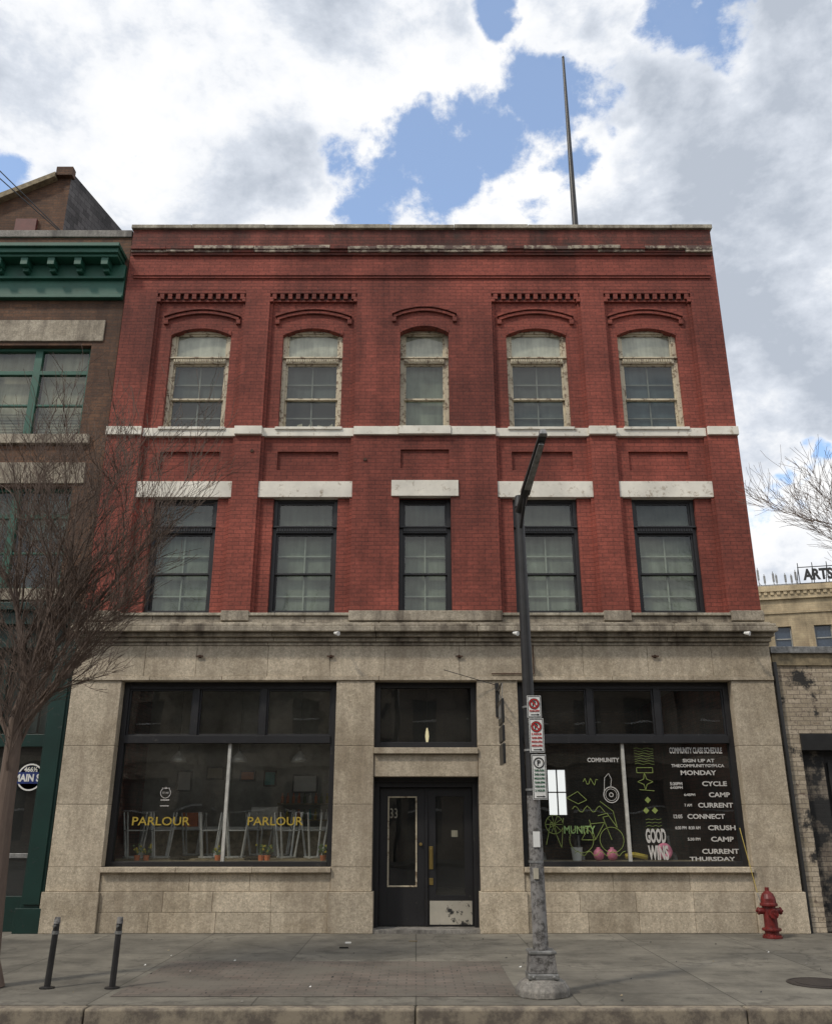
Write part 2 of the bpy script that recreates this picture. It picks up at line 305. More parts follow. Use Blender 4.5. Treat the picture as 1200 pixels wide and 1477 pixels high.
def window(P,x0,x1,z0,z1,ztr,zm,y,fm,gl,btop,bup,blow,fw=.06,orn=True,munt=None,sw=.035):
    f=MB()
    f.box(x0,x0+fw,y,y+.1,z0,z1,fm); f.box(x1-fw,x1,y,y+.1,z0,z1,fm)
    f.box(x0+fw,x1-fw,y,y+.1,z1-fw*.8,z1,fm); f.box(x0+fw,x1-fw,y-.03,y+.1,z0,z0+.05,fm)
    f.box(x0+fw,x1-fw,y-.025,y+.1,ztr-.055,ztr+.055,fm); f.box(x0+.01,x1-.01,y-.05,y+.0,ztr+.045,ztr+.075,fm)
    if orn:
        n=int((x1-x0-2*fw)/.045)
        for q in range(n): f.box(x0+fw+.045*q+.008,x0+fw+.045*q+.036,y-.045,y,ztr-.03,ztr+.025,fm)
    def sash(a,b_,c,d,yy):
        f.box(a,a+sw,yy,yy+.04,c,d,fm); f.box(b_-sw,b_,yy,yy+.04,c,d,fm); f.box(a+sw,b_-sw,yy,yy+.04,d-sw,d,fm); f.box(a+sw,b_-sw,yy,yy+.04,c,c+sw,fm)
        f.poly([(a+sw,yy+.02,c+sw),(b_-sw,yy+.02,c+sw),(b_-sw,yy+.02,d-sw),(a+sw,yy+.02,d-sw)],gl)
    a,b_=x0+fw,x1-fw
    sash(a,b_,ztr+.055,z1-fw*.8,y+.03); sash(a,b_,zm-.018,ztr-.055,y+.03); sash(a,b_,z0+.05,zm+.018,y+.075)
    yb=y+.17
    for (c,d,m,yy) in ((ztr,z1,btop,y+.08),(zm,ztr,bup,yb),(z0,zm,blow,yb)): f.poly([(x0,yy,c),(x1,yy,c),(x1,yy,d),(x0,yy,d)],m)
    if munt:
        xm=(x0+x1)/2; t=.013
        f.box(xm-t,xm+t,yb-.045,yb-.02,z0,ztr,munt)
        for zz in ((zm+ztr)/2-.05,(z0+zm)/2-.02): f.box(x0+.02,xm-t,yb-.045,yb-.02,zz-t,zz+t,munt); f.box(xm+t,x1-.02,yb-.045,yb-.02,zz-t,zz+t,munt)
    return f
M3=simple('pale_muntin',(.20,.21,.19)); M2=simple('grey_muntin',(.34,.38,.32))
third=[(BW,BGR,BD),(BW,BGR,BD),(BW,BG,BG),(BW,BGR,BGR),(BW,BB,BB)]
for i,(a,b_) in enumerate(W):
    y=R+.08
    f=window(B,a,b_,8.43,10.55,9.89,9.10,y,CREAMW,GL,*third[i],munt=M3 if i!=2 else None,fw=.075)
    if i in (1,):
        for q in range(5): f.poly([(a+.12+q*.19,y+.15,8.5),(a+.24+q*.19,y+.15,8.5),(a+.22+q*.19,y+.15,8.5+.1+.05*(q%3)),(a+.13+q*.19,y+.15,8.58+.04*(q%2))],BBE)
    if i==0: f.box(a+.5,a+.85,y+.13,y+.15,8.48,8.56,WH)
    f.build('upper_floor_window',B,bevel=.003)
    f=window(B,a,b_,4.96,7.07,6.48,5.69,y,BLACKW,GL,BLO,BG,BG,munt=M2,fw=.07)
    f.build('middle_floor_window',B,bevel=.003)
# ground-floor stone
G=F-.06
def blocks(w,x0,x1,z0,z1,y,n,depth=.25,mat=STONE,gap=.006,jit=.0):
    st=(x1-x0)/n; xs=[x0+st*i+(random.uniform(-jit,jit) if 0<i<n else 0) for i in range(n+1)]
    for i in range(n): w.box(xs[i]+gap/2,xs[i+1]-gap/2,y+random.uniform(0,.004),y+depth,z0+gap/2,z1-gap/2,mat)
w=MB()
SL=(-4.86,-1.31); SR=(1.67,5.20); DR=(-.68,1.00)
for (a,b_) in ((XL-.03,SL[0]),(SL[1],DR[0]),(DR[1],SR[0]),(SR[1],XR+.03)):
    zs=[0,.58,.93,1.85,2.75,3.79]
    for i in range(len(zs)-1):
        yy=G-(.05 if i==0 else 0)
        blocks(w,a-(.03 if i==0 else 0),b_+(.03 if i==0 else 0),zs[i],zs[i+1],yy,1,gap=.004)
for a,b_ in (SL,SR):
    blocks(w,a+.03,b_-.03,0,.29,G+.0,4,jit=.1,gap=.004); blocks(w,a+.03,b_-.03,.29,.58,G+.0,4,jit=.15,gap=.004); blocks(w,a,b_,.58,.85,G+.03,3,jit=.2,gap=.004); blocks(w,a,b_,.85,.93,G-.05,3,depth=.36,jit=.1)
blocks(w,DR[0],DR[1],2.27,2.62,G+.03,1); blocks(w,DR[0],DR[1],2.62,2.72,G-.04,1,depth=.34)
blocks(w,XL-.03,XR+.03,3.79,3.86,G-.03,9,jit=.1); blocks(w,XL-.03,XR+.03,3.86,4.37,G,11,jit=.12,gap=.004)
w.box(XL,XR,G+.2,G+.26,3.79,4.9,MORT)
w.box(XL,SL[0],G+.2,G+.26,0,3.79,MORT); w.box(SL[1],DR[0],G+.2,G+.26,0,3.79,MORT); w.box(DR[1],SR[0],G+.2,G+.26,0,3.79,MORT); w.box(SR[1],XR,G+.2,G+.26,0,3.79,MORT)
w.box(SL[0],SL[1],G+.2,G+.26,0,.9,MORT); w.box(SR[0],SR[1],G+.2,G+.26,0,.9,MORT)
w.build('limestone_ground_floor',B,bevel=.006)
w=MB()
for x in (-3.6,-1.42,.72,3.98): w.tube((x,G-.03,4.19),(x,G,4.19),.025,.03,RUST,8); w.box(x-.06,x+.06,G-.04,G-.02,4.18,4.20,RUST)
w.tube((1.95,G-.02,4.37),(1.95,G-.02,3.9),.01,.01,RUST,6); w.tube((1.25,G-.02,3.9),(1.95,G-.02,3.90),.01,.01,RUST,6); w.tube((.45,G-.3,3.92),(1.3,G-.02,3.72),.006,.006,BLK,5)
w.build('wall_anchors_and_conduit',B)
w=MB()
prof=[(4.37,4.43,.05),(4.43,4.50,.10),(4.50,4.57,.17),(4.57,4.66,.27),(4.66,4.71,.24),(4.71,4.76,.12)]
for z0,z1,p in prof: blocks(w,XL-.02-p*.4,XR+.02+p*.4,z0,z1,F-.03-p,7,depth=.3+p,mat=STONED,jit=.15,gap=.004)
blocks(w,XL-.02,XR+.02,4.76,4.88,F-.05,9,depth=.3,mat=STONED,jit=.2); blocks(w,XL-.02,XR+.02,4.88,4.935,F-.09,7,depth=.35,mat=COPE,jit=.2)
for a,b_ in piers+[(-1.14,1.46)]: w.box(a,b_,F-.11,F+.0,4.79,4.965,STONED)
w.build('limestone_cornice',B,bevel=.01)
def shop(x0,x1,xm,name):
    f=MB(); y=G+.18
    zt=2.87
    f.box(x0,x0+.09,y,y+.12,.93,3.78,BLACKW); f.box(x1-.09,x1,y,y+.12,.93,3.78,BLACKW)
    f.box(x0+.09,x1-.09,y,y+.12,3.68,3.78,BLACKW); f.box(x0+.09,x1-.09,y-.01,y+.12,.93,1.0,BLACKW)
    f.box(x0+.09,x1-.09,y-.03,y+.12,zt-.07,zt+.05,BLACKW)
    L=x1-x0-.18
    for q in (1,2): xx=x0+.09+L*q/3; f.box(xx-.05,xx+.05,y,y+.12,zt+.05,3.68,BLACKW)
    for q in range(3):
        a=x0+.09+L*q/3+.05*(q>0); b_=x0+.09+L*(q+1)/3-.05*(q<2); 
        for (p0,p1,p2,p3) in ((a,a+.03,zt+.05,3.68),(b_-.03,b_,zt+.05,3.68),(a+.03,b_-.03,zt+.05,zt+.08),(a+.03,b_-.03,3.65,3.68)): f.box(p0,p1,y+.03,y+.08,p2,p3,BLACKW)
    f.box(xm-.025,xm+.025,y+.02,y+.1,1.0,zt-.07,MULL)
    f.poly([(x0+.09,y+.06,1.0),(x1-.09,y+.06,1.0),(x1-.09,y+.06,3.68),(x0+.09,y+.06,3.68)],GLS)
    f.build(name,B,bevel=.004)
shop(SL[0],SL[1],-3.04,'shop_window_left'); shop(SR[0],SR[1],3.37,'shop_window_right')
f=MB(); y=G+.2
f.box(DR[0],DR[0]+.09,y,y+.12,2.72,3.78,BLACKW); f.box(DR[1]-.09,DR[1],y,y+.12,2.72,3.78,BLACKW); f.box(DR[0]+.09,DR[1]-.09,y,y+.12,3.70,3.78,BLACKW); f.box(DR[0]+.09,DR[1]-.09,y,y+.12,2.72,2.82,BLACKW)
f.poly([(DR[0]+.09,y+.06,2.82),(DR[1]-.09,y+.06,2.82),(DR[1]-.09,y+.06,3.70),(DR[0]+.09,y+.06,3.70)],GLS)
f.build('entrance_transom',B,bevel=.004)
f=MB(); y=G+.42
f.box(DR[0],DR[1],G-.02,y+.3,.0,.05,CONC)
f.box(DR[0],DR[0]+.09,y-.12,y+.1,.05,2.27,BLACKW); f.box(DR[1]-.09,DR[1],y-.12,y+.1,.05,2.27,BLACKW); f.box(DR[0]+.09,DR[1]-.09,y-.1,y+.1,2.12,2.27,BLACKW)
f.box(DR[0],DR[0]+.02,G+.2,y-.12,.05,2.27,BLACKW); f.box(DR[1]-.02,DR[1],G+.2,y-.12,.05,2.27,BLACKW); f.box(DR[0]+.02,DR[1]-.02,G+.25,y-.1,2.2,2.27,BLACKW)
xm=.165
def leaf(a,b_,zg0,zg1,st):
    f.box(a,a+st,y,y+.05,.06,2.11,BLACKD); f.box(b_-st,b_,y,y+.05,.06,2.11,BLACKD); f.box(a+st,b_-st,y,y+.05,.06,zg0,BLACKD); f.box(a+st,b_-st,y,y+.05,zg1,2.11,BLACKD)
    f.poly([(a+st,y+.03,zg0),(b_-st,y+.03,zg0),(b_-st,y+.03,zg1),(a+st,y+.03,zg1)],GLS)
leaf(DR[0]+.095,xm-.02,.62,1.98,.13); leaf(xm+.02,DR[1]-.095,.5,1.98,.13)
f.box(xm-.018,xm+.018,y-.03,y+.05,.06,2.11,BLACKW)
a,b_=DR[0]+.225,xm-.15
for q in ((a,a+.022,.62,1.98),(b_-.022,b_,.62,1.98),(a+.022,b_-.022,.62,.642),(a+.022,b_-.022,1.958,1.98)): f.box(q[0],q[1],y-.008,y,q[2],q[3],CREAMW)
f.box(xm+.05,DR[1]-.12,y-.006,y,.08,.42,KICK)
for (xx,zz,hh) in ((xm+.075,1.05,.34),(xm+.075,.7,.1)): f.box(xx-.03,xx+.03,y-.012,y,zz-hh/2,zz+hh/2,BRASS)
f.tube((xm+.075,y-.06,.95),(xm+.075,y-.06,1.18),.012,.012,BRASS,8); f.tube((xm+.075,y-.06,.95),(xm+.075,y,.95),.01,.01,BRASS,8); f.tube((xm+.075,y-.06,1.18),(xm+.075,y,1.18),.01,.01,BRASS,8)
f.tube((xm-.09,y-.03,1.25),(xm-.09,y,1.25),.025,.025,BRASS,12)
f.box(.57,.67,y+.034,y+.037,1.36,1.46,BBE)
f.build('entrance_doors',B,bevel=.003)
f=MB(); YB=23.6
f.box(XL+.0,XL+.25,R+.3,YB,-.1,12.6,REDP); f.box(XR-.25,XR,R+.3,YB,-.1,12.6,REDP); f.box(XL+.25,XR-.25,F+.3,YB,12.2,12.35,ROOF)
f.wall(XL+.25,XR-.25,-.1,12.6,[(3.38,3.85,1.75,2.85)],YB-.2,.2,BROWN)
f.box(XL+.25,XR-.25,R+.45,YB-.2,4.3,4.8,INTW); f.box(XL+.25,XR-.25,R+.5,YB-.2,.0,.40,INTF)
f.box(-1.15,-1.0,R+.3,YB-.2,.4,4.3,INTW); f.box(1.3,1.45,R+.3,YB-.2,.4,4.3,INTW)
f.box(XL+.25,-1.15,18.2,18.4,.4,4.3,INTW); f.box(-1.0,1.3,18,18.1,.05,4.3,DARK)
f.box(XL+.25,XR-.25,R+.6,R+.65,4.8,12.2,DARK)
f.build('shell_and_rooms',B)
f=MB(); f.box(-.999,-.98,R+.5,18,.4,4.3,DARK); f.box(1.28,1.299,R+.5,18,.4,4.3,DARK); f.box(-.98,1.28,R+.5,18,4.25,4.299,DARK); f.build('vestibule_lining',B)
f=MB(); f.box(3.60,3.63,YB-.15,YB-.1,1.75,2.85,WH); f.box(3.38,3.60,YB-.15,YB-.1,2.28,2.31,WH); f.box(3.63,3.85,YB-.15,YB-.1,2.28,2.31,WH); f.build('rear_window_bars',B)
k=bpy.data.materials.new('lit_lamp'); k.use_nodes=True; pb=k.node_tree.nodes['Principled BSDF']; pb.inputs['Emission Color'].default_value=(1,.85,.5,1); pb.inputs['Emission Strength'].default_value=.7
f=MB(); f.lathe(.20,16.2,[(.01,2.92),(.022,2.96),(.034,3.04),(.026,3.12),(.010,3.19)],k,16); f.tube((.20,16.2,3.19),(.20,16.2,4.25),.006,.006,BLK,6); f.build('pendant_lamp',None,smooth=True)
for x in (-1.32,1.62,5.42):
    f=MB(); f.tube((x,F-.12,4.58),(x,F-.42,4.52),.012,.012,BLK,8); f.tube((x-.02,F-.38,4.52),(x+.05,F-.44,4.50),.02,.04,WH,10); f.build('spotlight')
def text(body,xc,zc,wid,hei,y,mat,name,parent,bold=.02,rot=0):
    cu=bpy.data.curves.new(name,'FONT'); cu.body=body; cu.size=1; cu.offset=bold; cu.extrude=.004; cu.align_x='LEFT'; cu.resolution_u=3
    o=bpy.data.objects.new(name,cu); COL.objects.link(o); dg=bpy.context.evaluated_depsgraph_get()
    me=bpy.data.meshes.new_from_object(o.evaluated_get(dg)); bpy.data.objects.remove(o); 
    xs=[v.co.x for v in me.vertices]; ys=[v.co.y for v in me.vertices]; x0,x1,y0,y1=min(xs),max(xs),min(ys),max(ys)
    for v in me.vertices:
        X=(v.co.x-(x0+x1)/2)/(x1-x0)*wid; Z=(v.co.y-(y0+y1)/2)/(y1-y0)*hei; e=v.co.z*.3
        v.co=(xc+X*math.cos(rot)-Z*math.sin(rot),y-e,zc+X*math.sin(rot)+Z*math.cos(rot))
    me.materials.clear(); me.materials.append(mat); o=bpy.data.objects.new(name,me); COL.objects.link(o); o.parent=parent; return o
yg=G+.18+.05
LE=empty('gold_window_lettering')
text('PARLOUR',-2.24,1.60,.88,.13,yg,GOLD,'word_1',LE,.01); text('PARLOUR',-4.06,1.60,.92,.13,yg,GOLD,'word_2',LE,.01)
LS=empty('class_schedule_lettering')
for i,(t,x,w_,z,h_) in enumerate([("COMMUNITY CLASS SCHEDULE",4.57,.86,2.69,.10),("SIGN UP AT",4.60,.52,2.53,.055),("THECOMMUNITYGYM.CA",4.58,.86,2.45,.05),("MONDAY",4.58,.58,2.34,.075),("CYCLE",4.82,.40,2.17,.075),("CAMP",4.88,.34,2.0,.075),("CURRENT",4.80,.56,1.84,.075),("CONNECT",4.63,.6,1.67,.075),("CRUSH",4.86,.44,1.5,.075),("CAMP",4.85,.36,1.33,.075),("CURRENT",4.80,.58,1.15,.075),("THURSDAY",4.66,.72,1.04,.06),
   ("5:30PM",4.2,.2,2.17,.05),("6:00PM",4.2,.2,2.11,.04),("6:45PM",4.4,.18,2.0,.04),("7 AM",4.36,.12,1.84,.045),("12:05",4.18,.14,1.67,.06),("6:30 PM  8:30 AM",4.32,.4,1.5,.05),("5:30 PM",4.4,.2,1.33,.045)]): text(t,x,z,w_,h_,yg,WLET,'line_%d'%i,LS,.03)
text('COMMUNITY',3.05,2.54,.52,.07,yg,WLET,'community',LS,.03); 
text('GOOD',3.80,1.38,.32,.22,yg,WLET,'good',LS,.04); text('WINS',3.82,1.13,.32,.22,yg,WLET,'wins',LS,.04); text('MUNITY',2.60,1.47,.5,.12,yg,GLET,'munity',LS)
def ring(mb,cx,cz,r,t,y,mat,a0=0,a1=2*math.pi,n=26):
    for i in range(n):
        p=a0+(a1-a0)*i/n;q=a0+(a1-a0)*(i+1)/n
        mb.poly([(cx+(r-t)*math.cos(p),y,cz+(r-t)*math.sin(p)),(cx+(r+t)*math.cos(p),y,cz+(r+t)*math.sin(p)),(cx+(r+t)*math.cos(q),y,cz+(r+t)*math.sin(q)),(cx+(r-t)*math.cos(q),y,cz+(r-t)*math.sin(q))],mat)
def line(mb,pts,t,y,mat):
    for (a,b_) in zip(pts[:-1],pts[1:]):
        d=Vector((b_[0]-a[0],b_[1]-a[1])).normalized(); n_=Vector((-d.y,d.x))*t
        mb.poly([(a[0]+n_.x,y,a[1]+n_.y),(a[0]-n_.x,y,a[1]-n_.y),(b_[0]-n_.x,y,b_[1]-n_.y),(b_[0]+n_.x,y,b_[1]+n_.y)],mat)
d=MB(); t=.0045
ring(d,2.62,1.32,.19,t,yg,LTG); ring(d,3.10,1.32,.19,t,yg,LTG); line(d,[(2.62,1.32),(2.78,1.56),(3.0,1.58),(2.84,1.32),(2.62,1.32)],t,yg,LTG); line(d,[(2.84,1.32),(2.76,1.62)],t,yg,LTG); line(d,[(3.10,1.32),(2.98,1.66),(3.08,1.68)],t,yg,LTG)
ring(d,2.2,1.55,.14,t,yg,LTG); line(d,[(2.06,1.25),(2.15,1.6),(2.3,1.2),(2.35,1.65)],t,yg,LTG)
for i in range(5): line(d,[(2.2-.14*math.cos(i*.6),1.55-.14*math.sin(i*.6)),(2.2+.14*math.cos(i*.6),1.55+.14*math.sin(i*.6))],t*.8,yg,LTG)
line(d,[(2.5+.04*i,1.78+.05*math.sin(i*1.3)) for i in range(14)],t,yg,LTG); line(d,[(2.7+.03*i,2.2+.06*math.sin(i*1.9)) for i in range(9)],t,yg,LTG); line(d,[(2.5+.05*i,1.12+.04*math.sin(i*1.7)) for i in range(17)],t,yg,LTG)
line(d,[(2.95,1.9),(3.15,1.75),(3.2,1.5),(3.05,1.72),(2.9,1.68)],t,yg,LTG); line(d,[(2.42,1.95),(2.6,2.05),(2.74,1.92),(2.6,1.86),(2.42,1.95)],t,yg,LTG)
for cx,cz in ((3.70,2.2),(3.72,1.92),(3.82,1.76),(3.68,1.76)):
    d.poly([(cx-.05,yg,cz),(cx,yg,cz-.05),(cx+.05,yg,cz),(cx,yg,cz+.05)],LTG) if cz<2 else line(d,[(cx-.12,cz),(cx-.02,cz+.04),(cx,cz+.14),(cx+.03,cz+.04),(cx+.13,cz),(cx+.03,cz-.04),(cx,cz-.13),(cx-.02,cz-.04),(cx-.12,cz)],t,yg,LTG)
line(d,[(3.58,2.42),(3.84,2.42),(3.84,2.34),(3.58,2.34),(3.58,2.42)],t,yg,LTG); line(d,[(3.6,2.08),(3.84,2.06)],t,yg,LTG)
for i in range(7): line(d,[(3.56+.045*q,2.72-i*.04+.012*math.sin(q*1.7+i)) for q in range(8)],.0025,yg,LTG)
for i in range(4): line(d,[(3.66+.05*q,1.62-i*.05+.015*(q%2)) for q in range(6)],.0025,yg,LTG)
ring(d,3.14,2.0,.12,.007,yg,WLET); ring(d,3.14,2.0,.09,.004,yg,WLET); ring(d,3.14,2.0,.03,.006,yg,WLET); line(d,[(3.03,2.06),(3.05,2.26),(3.12,2.33),(3.16,2.24),(3.14,2.12)],t,yg,WLET)
d.build('line_art',LS)
DL=empty('door_number_lettering'); text('33',-.36,1.72,.12,.15,G+.44,simple('aged_number',(.3,.28,.22)),'digits',DL,.0)
d=MB(); ring(d,-4.03,2.03,.08,.005,yg,WLET); line(d,[(-4.1,1.92),(-3.96,1.92)],.008,yg,WLET); line(d,[(-4.09,2.1),(-3.97,2.1)],.008,yg,WLET); line(d,[(-4.1,1.83),(-3.96,1.83)],.006,yg,WLET); d.build('crest',LE)
text('EST 1903',-4.03,2.03,.1,.03,yg,WLET,'crest_text',LE,.0)
def stool(x,y,z0,flip,sc=1.,rot=0.):
    f=MB(); s_=.14*sc; h=.72*sc
    zt,zb=(z0,z0+h) if flip else (z0+h,z0)
    def P(dx,dy,z): return (x+dx*math.cos(rot)-dy*math.sin(rot),y+dx*math.sin(rot)+dy*math.cos(rot),z)
    a_=min(zt,zt+(.03 if flip else -.03)); f.lathe(x,y,[(s_*1.1,a_),(s_*1.2,a_+.01),(s_*1.2,a_+.03)],SILV,12)
    for sx in (-1,1):
        for sy in (-1,1): f.tube(P(sx*s_*.75,sy*s_*.75,zt),P(sx*s_*1.35,sy*s_*1.35,zb),.022,.014,SILV,6)
    zc=zt+(zb-zt)*.6
    for sx in (-1,1): f.tube(P(sx*s_*1.11,-s_*1.11,zc),P(sx*s_*1.11,s_*1.11,zc),.01,.01,SILV,6); f.tube(P(-s_*1.11,sx*s_*1.11,zc),P(s_*1.11,sx*s_*1.11,zc),.01,.01,SILV,6)
    f.build('metal_stool')
def table(x,y,w_):
    f=MB(); f.box(x-w_/2,x+w_/2,y-.3,y+.3,.98,1.02,WOOD)
    for sx in (-1,1):
        for sy in (-1,1): f.tube((x+sx*(w_/2-.06),y+sy*.24,.4),(x+sx*(w_/2-.06),y+sy*.24,.98),.02,.02,BLK,6)
    f.build('cafe_table')
for x in (-4.45,-3.25,-1.95): table(x,15.6,.9)
for x in (-3.8,-2.6): table(x,16.7,.9)
for x in (-4.7,-4.25,-3.45,-3.0,-2.15,-1.7): stool(x,15.6,1.02,True,1.,random.uniform(-.5,.5))
for x in (-4.0,-3.6,-2.8,-2.4): stool(x,16.7,1.02,True,1.,random.uniform(-.5,.5))
for i,(x,z,w_,h_,m) in enumerate(((-4.6,2.35,.3,.4,WH),(-4.0,2.5,.35,.25,BBE),(-3.35,2.45,.3,.2,ORNG),(-2.9,2.4,.25,.3,TEAL),(-2.2,2.3,.5,.35,WH),(-1.6,2.1,.2,.4,ORNG))):
    f=MB(); f.box(x-w_/2,x+w_/2,18.14,18.2,z-h_/2,z+h_/2,BLK); f.box(x-w_/2+.03,x+w_/2-.03,18.13,18.14,z-h_/2+.03,z+h_/2-.03,m); f.build('framed_picture')
f=MB(); f.box(-4.9,-1.7,17.3,17.8,.4,1.45,WOOD); f.box(-4.95,-1.65,17.25,17.85,1.45,1.5,WH); f.box(-3.1,-2.6,17.4,17.75,1.5,1.85,SILV); f.box(-4.4,-4.1,17.4,17.7,1.5,1.75,ORNG); f.build('service_counter')
f=MB()
for z in (1.6,1.9): 
    f.box(-2.7,-1.3,17.95,18.12,z,z+.03,WOOD)
    for q in range(12): f.lathe(-2.62+q*.11,18.03,[(.03,z+.03),(.03,z+.15),(.012,z+.18),(.012,z+.22)],random.choice([TEAL,WH,ORNG,LEAF,YELLOW]),8)
f.build('bottle_shelf')
for x,y_ in ((-4.3,16.4),(-3.2,16.4),(-2.1,16.4)):
    f=MB(); f.tube((x,y_,2.75),(x,y_,4.3),.006,.006,BLK,6); f.lathe(x,y_,[(.16,2.6),(.13,2.68),(.05,2.76),(.02,2.8)],SILV,16); f.build('hanging_lamp_shade',smooth=True)
f=MB()
for x in (-4.5,-4.35,-3.2,-2.5,-2.4,-1.5):
    f.lathe(x,15.15,[(.04,1.0),(.05,1.08)],ORNG,10)
    for q in range(14):
        a=random.uniform(0,6.28); r_=random.uniform(.02,.09); p=(x+r_*math.cos(a),15.15+r_*math.sin(a),1.1+random.uniform(.03,.14)); f.tube((x,15.15,1.08),p,.004,.003,LEAF,4); 
        f.poly([(p[0]-.02,p[1],p[2]),(p[0],p[1],p[2]-.02),(p[0]+.02,p[1],p[2]),(p[0],p[1],p[2]+.02)],random.choice([LEAF,YELLOW,LEAF]))
f.box(-4.75,-1.4,15.02,15.3,.93,1.0,WOOD); f.build('potted_plants')
f=MB(); f.box(1.8,5.1,15.02,15.4,.93,1.0,WOOD); f.build('display_shelf',B)
f=MB(); f.lathe(2.6,15.15,[(.07,1.0),(.095,1.19),(.1,1.2)],WH,16); f.build('white_plant_pot')
bpy.ops.mesh.primitive_torus_add(major_radius=.085,minor_radius=.045,location=(4.02,15.15,1.14),rotation=(math.radians(80),0,.2)); o=bpy.context.object; o.name='pink_ring_cushion'; o.data.materials.append(PINK)
for x,mm in ((2.95,PINK),(3.17,PINK)):
    f=MB(); f.lathe(x,15.15,[(.03,1.0),(.07,1.03),(.09,1.09),(.07,1.15),(.03,1.18),(.03,1.2)],mm,18); f.build('pink_kettlebell',smooth=True)
f=MB()
for q in range(5): f.tube((3.38+q*.07,15.15,1.07-.01*abs(q-2)*1.5+.02),(3.45+q*.07,15.15,1.07-.01*abs(q-1)*1.5+.02),.04,.04,YELLOW,8)
f.build('yellow_foam_roller')
for x,y_ in ((2.2,16.6),(3.0,17.4),(4.5,16.8)):
    f=MB(); f.box(x-.08,x+.08,y_-.5,y_+.5,.42,.5,BLK); f.tube((x,y_-.3,.5),(x,y_-.15,1.35),.035,.03,METG,8); f.tube((x,y_+.3,.5),(x,y_+.15,1.3),.035,.03,METG,8); f.tube((x-.25,y_-.15,1.45),(x+.25,y_-.15,1.45),.02,.02,BLK,8); f.box(x-.1,x+.1,y_+.05,y_+.3,1.3,1.38,BLK); f.tube((x-.03,y_-.35,.85),(x+.03,y_-.35,.85),.24,.24,METG,18)
    f.box(x-.25,x+.25,y_-.55,y_-.47,.4,.46,BLK); f.box(x-.25,x+.25,y_+.47,y_+.55,.4,.46,BLK); f.build('exercise_bicycle',bevel=.005)
f=MB(); X=1.33
f.tube((X,G,3.62),(X,13.7,3.62),.015,.015,BLK,8); f.tube((X,G,3.35),(X,13.9,3.62),.01,.01,BLK,8); f.box(X-.03,X+.03,G-.02,G,3.2,3.75,BLK)
for z0,z1 in ((3.02,3.38),(2.75,2.98),(2.42,2.71)): f.box(X-.02,X+.02,13.60,14.2,z0,z1,BLK); 
for y_ in (13.66,14.14): f.tube((X,y_,3.62),(X,y_,2.42),.006,.006,METG,6)
f.box(X-.023,X+.023,13.74,14.06,3.10,3.3,simple('sign_grey',(.2,.2,.2)))
f.build('hanging_blade_sign',bevel=.004)

# ------------------------------------------------------------------ street lamp with base
SLm=empty('street_lamp'); PX,PY=1.235,9.6
f=MB(); f.lathe(PX,PY,[(.27,0),(.27,.06),(.23,.12),(.18,.15)],CONC,10); f.build('footing',SLm,bevel=.01)
f=MB(); f.box(PX-.15,PX+.15,PY-.14,PY+.14,.15,.2,METG); f.prism([(PX-.14,.2),(PX+.14,.2),(PX+.12,.37),(PX-.12,.37)],PY-.12,PY+.12,POLEG); f.box(PX-.135,PX+.135,PY-.13,PY+.13,.37,.4,METG)
for sx in (-1,1): f.tube((PX+sx*.1,PY-.135,.175),(PX+sx*.1,PY-.155,.175),.015,.015,METG,6)
f.build('base',SLm,bevel=.008)
f=MB(); f.tube((PX,PY,.4),(PX-.01,PY,1.85),.078,.068,POLEG,16)
f.tube((PX-.01,PY,1.85),(PX-.03,PY,5.12),.068,.050,POLEB,16); 
for z in (1.2,1.9,2.3,2.75): f.tube((PX-.01,PY,z),(PX-.01,PY,z+.02),.077,.077,METG,16)
f.box(PX-.04,PX+.03,PY-.083,PY-.07,1.35,1.5,WH); f.box(PX-.05,PX+.0,PY-.085,PY-.07,1.05,1.15,BBE)
f.build('pole',SLm,smooth=False)
f=MB(); a=Vector((PX-.03,PY,5.0)); e=Vector((1.34,8.45,5.45))
f.tube(a,a+(e-a)*.35,.05,.045,POLEB,12); f.tube(a+Vector((0,0,-.25)),a+(e-a)*.3,.02,.02,POLEB,8)
f.tube((PX-.03,PY,5.05),(PX-.03,PY,5.2),.06,.045,POLEB,12)
dv=(e-a).normalized(); sd=dv.cross(Vector((0,0,1))).normalized(); up=sd.cross(dv)
def obox(mb,c0,c1,w0,w1,h0,h1,mat):
    P=[];
    for c,w_,h_ in ((c0,w0,h0),(c1,w1,h1)):
        P+=[c-sd*w_-up*h_*.3,c+sd*w_-up*h_*.3,c+sd*w_*.7+up*h_,c-sd*w_*.7+up*h_]
    b=len(mb.v); mb.v+=[tuple(p) for p in P]; kk=mb.mi(mat)
    for q in [(0,1,2,3),(7,6,5,4),(0,4,5,1),(1,5,6,2),(2,6,7,3),(3,7,4,0)]: mb.f.append(tuple(b+i for i in q)); mb.m.append(kk)
obox(f,a+(e-a)*.25,e,.055,.045,.07,.05,POLEB)
obox(f,a+(e-a)*.35-up*.045,a+(e-a)*.93-up*.04,.04,.032,.03,.03,METG)
obox(f,e-dv*.0,e+dv*.05,.05,.04,.06,.05,METG)
f.build('arm_and_luminaire',SLm,bevel=.008)
SGT=simple('sign_green_text',(.03,.14,.07))
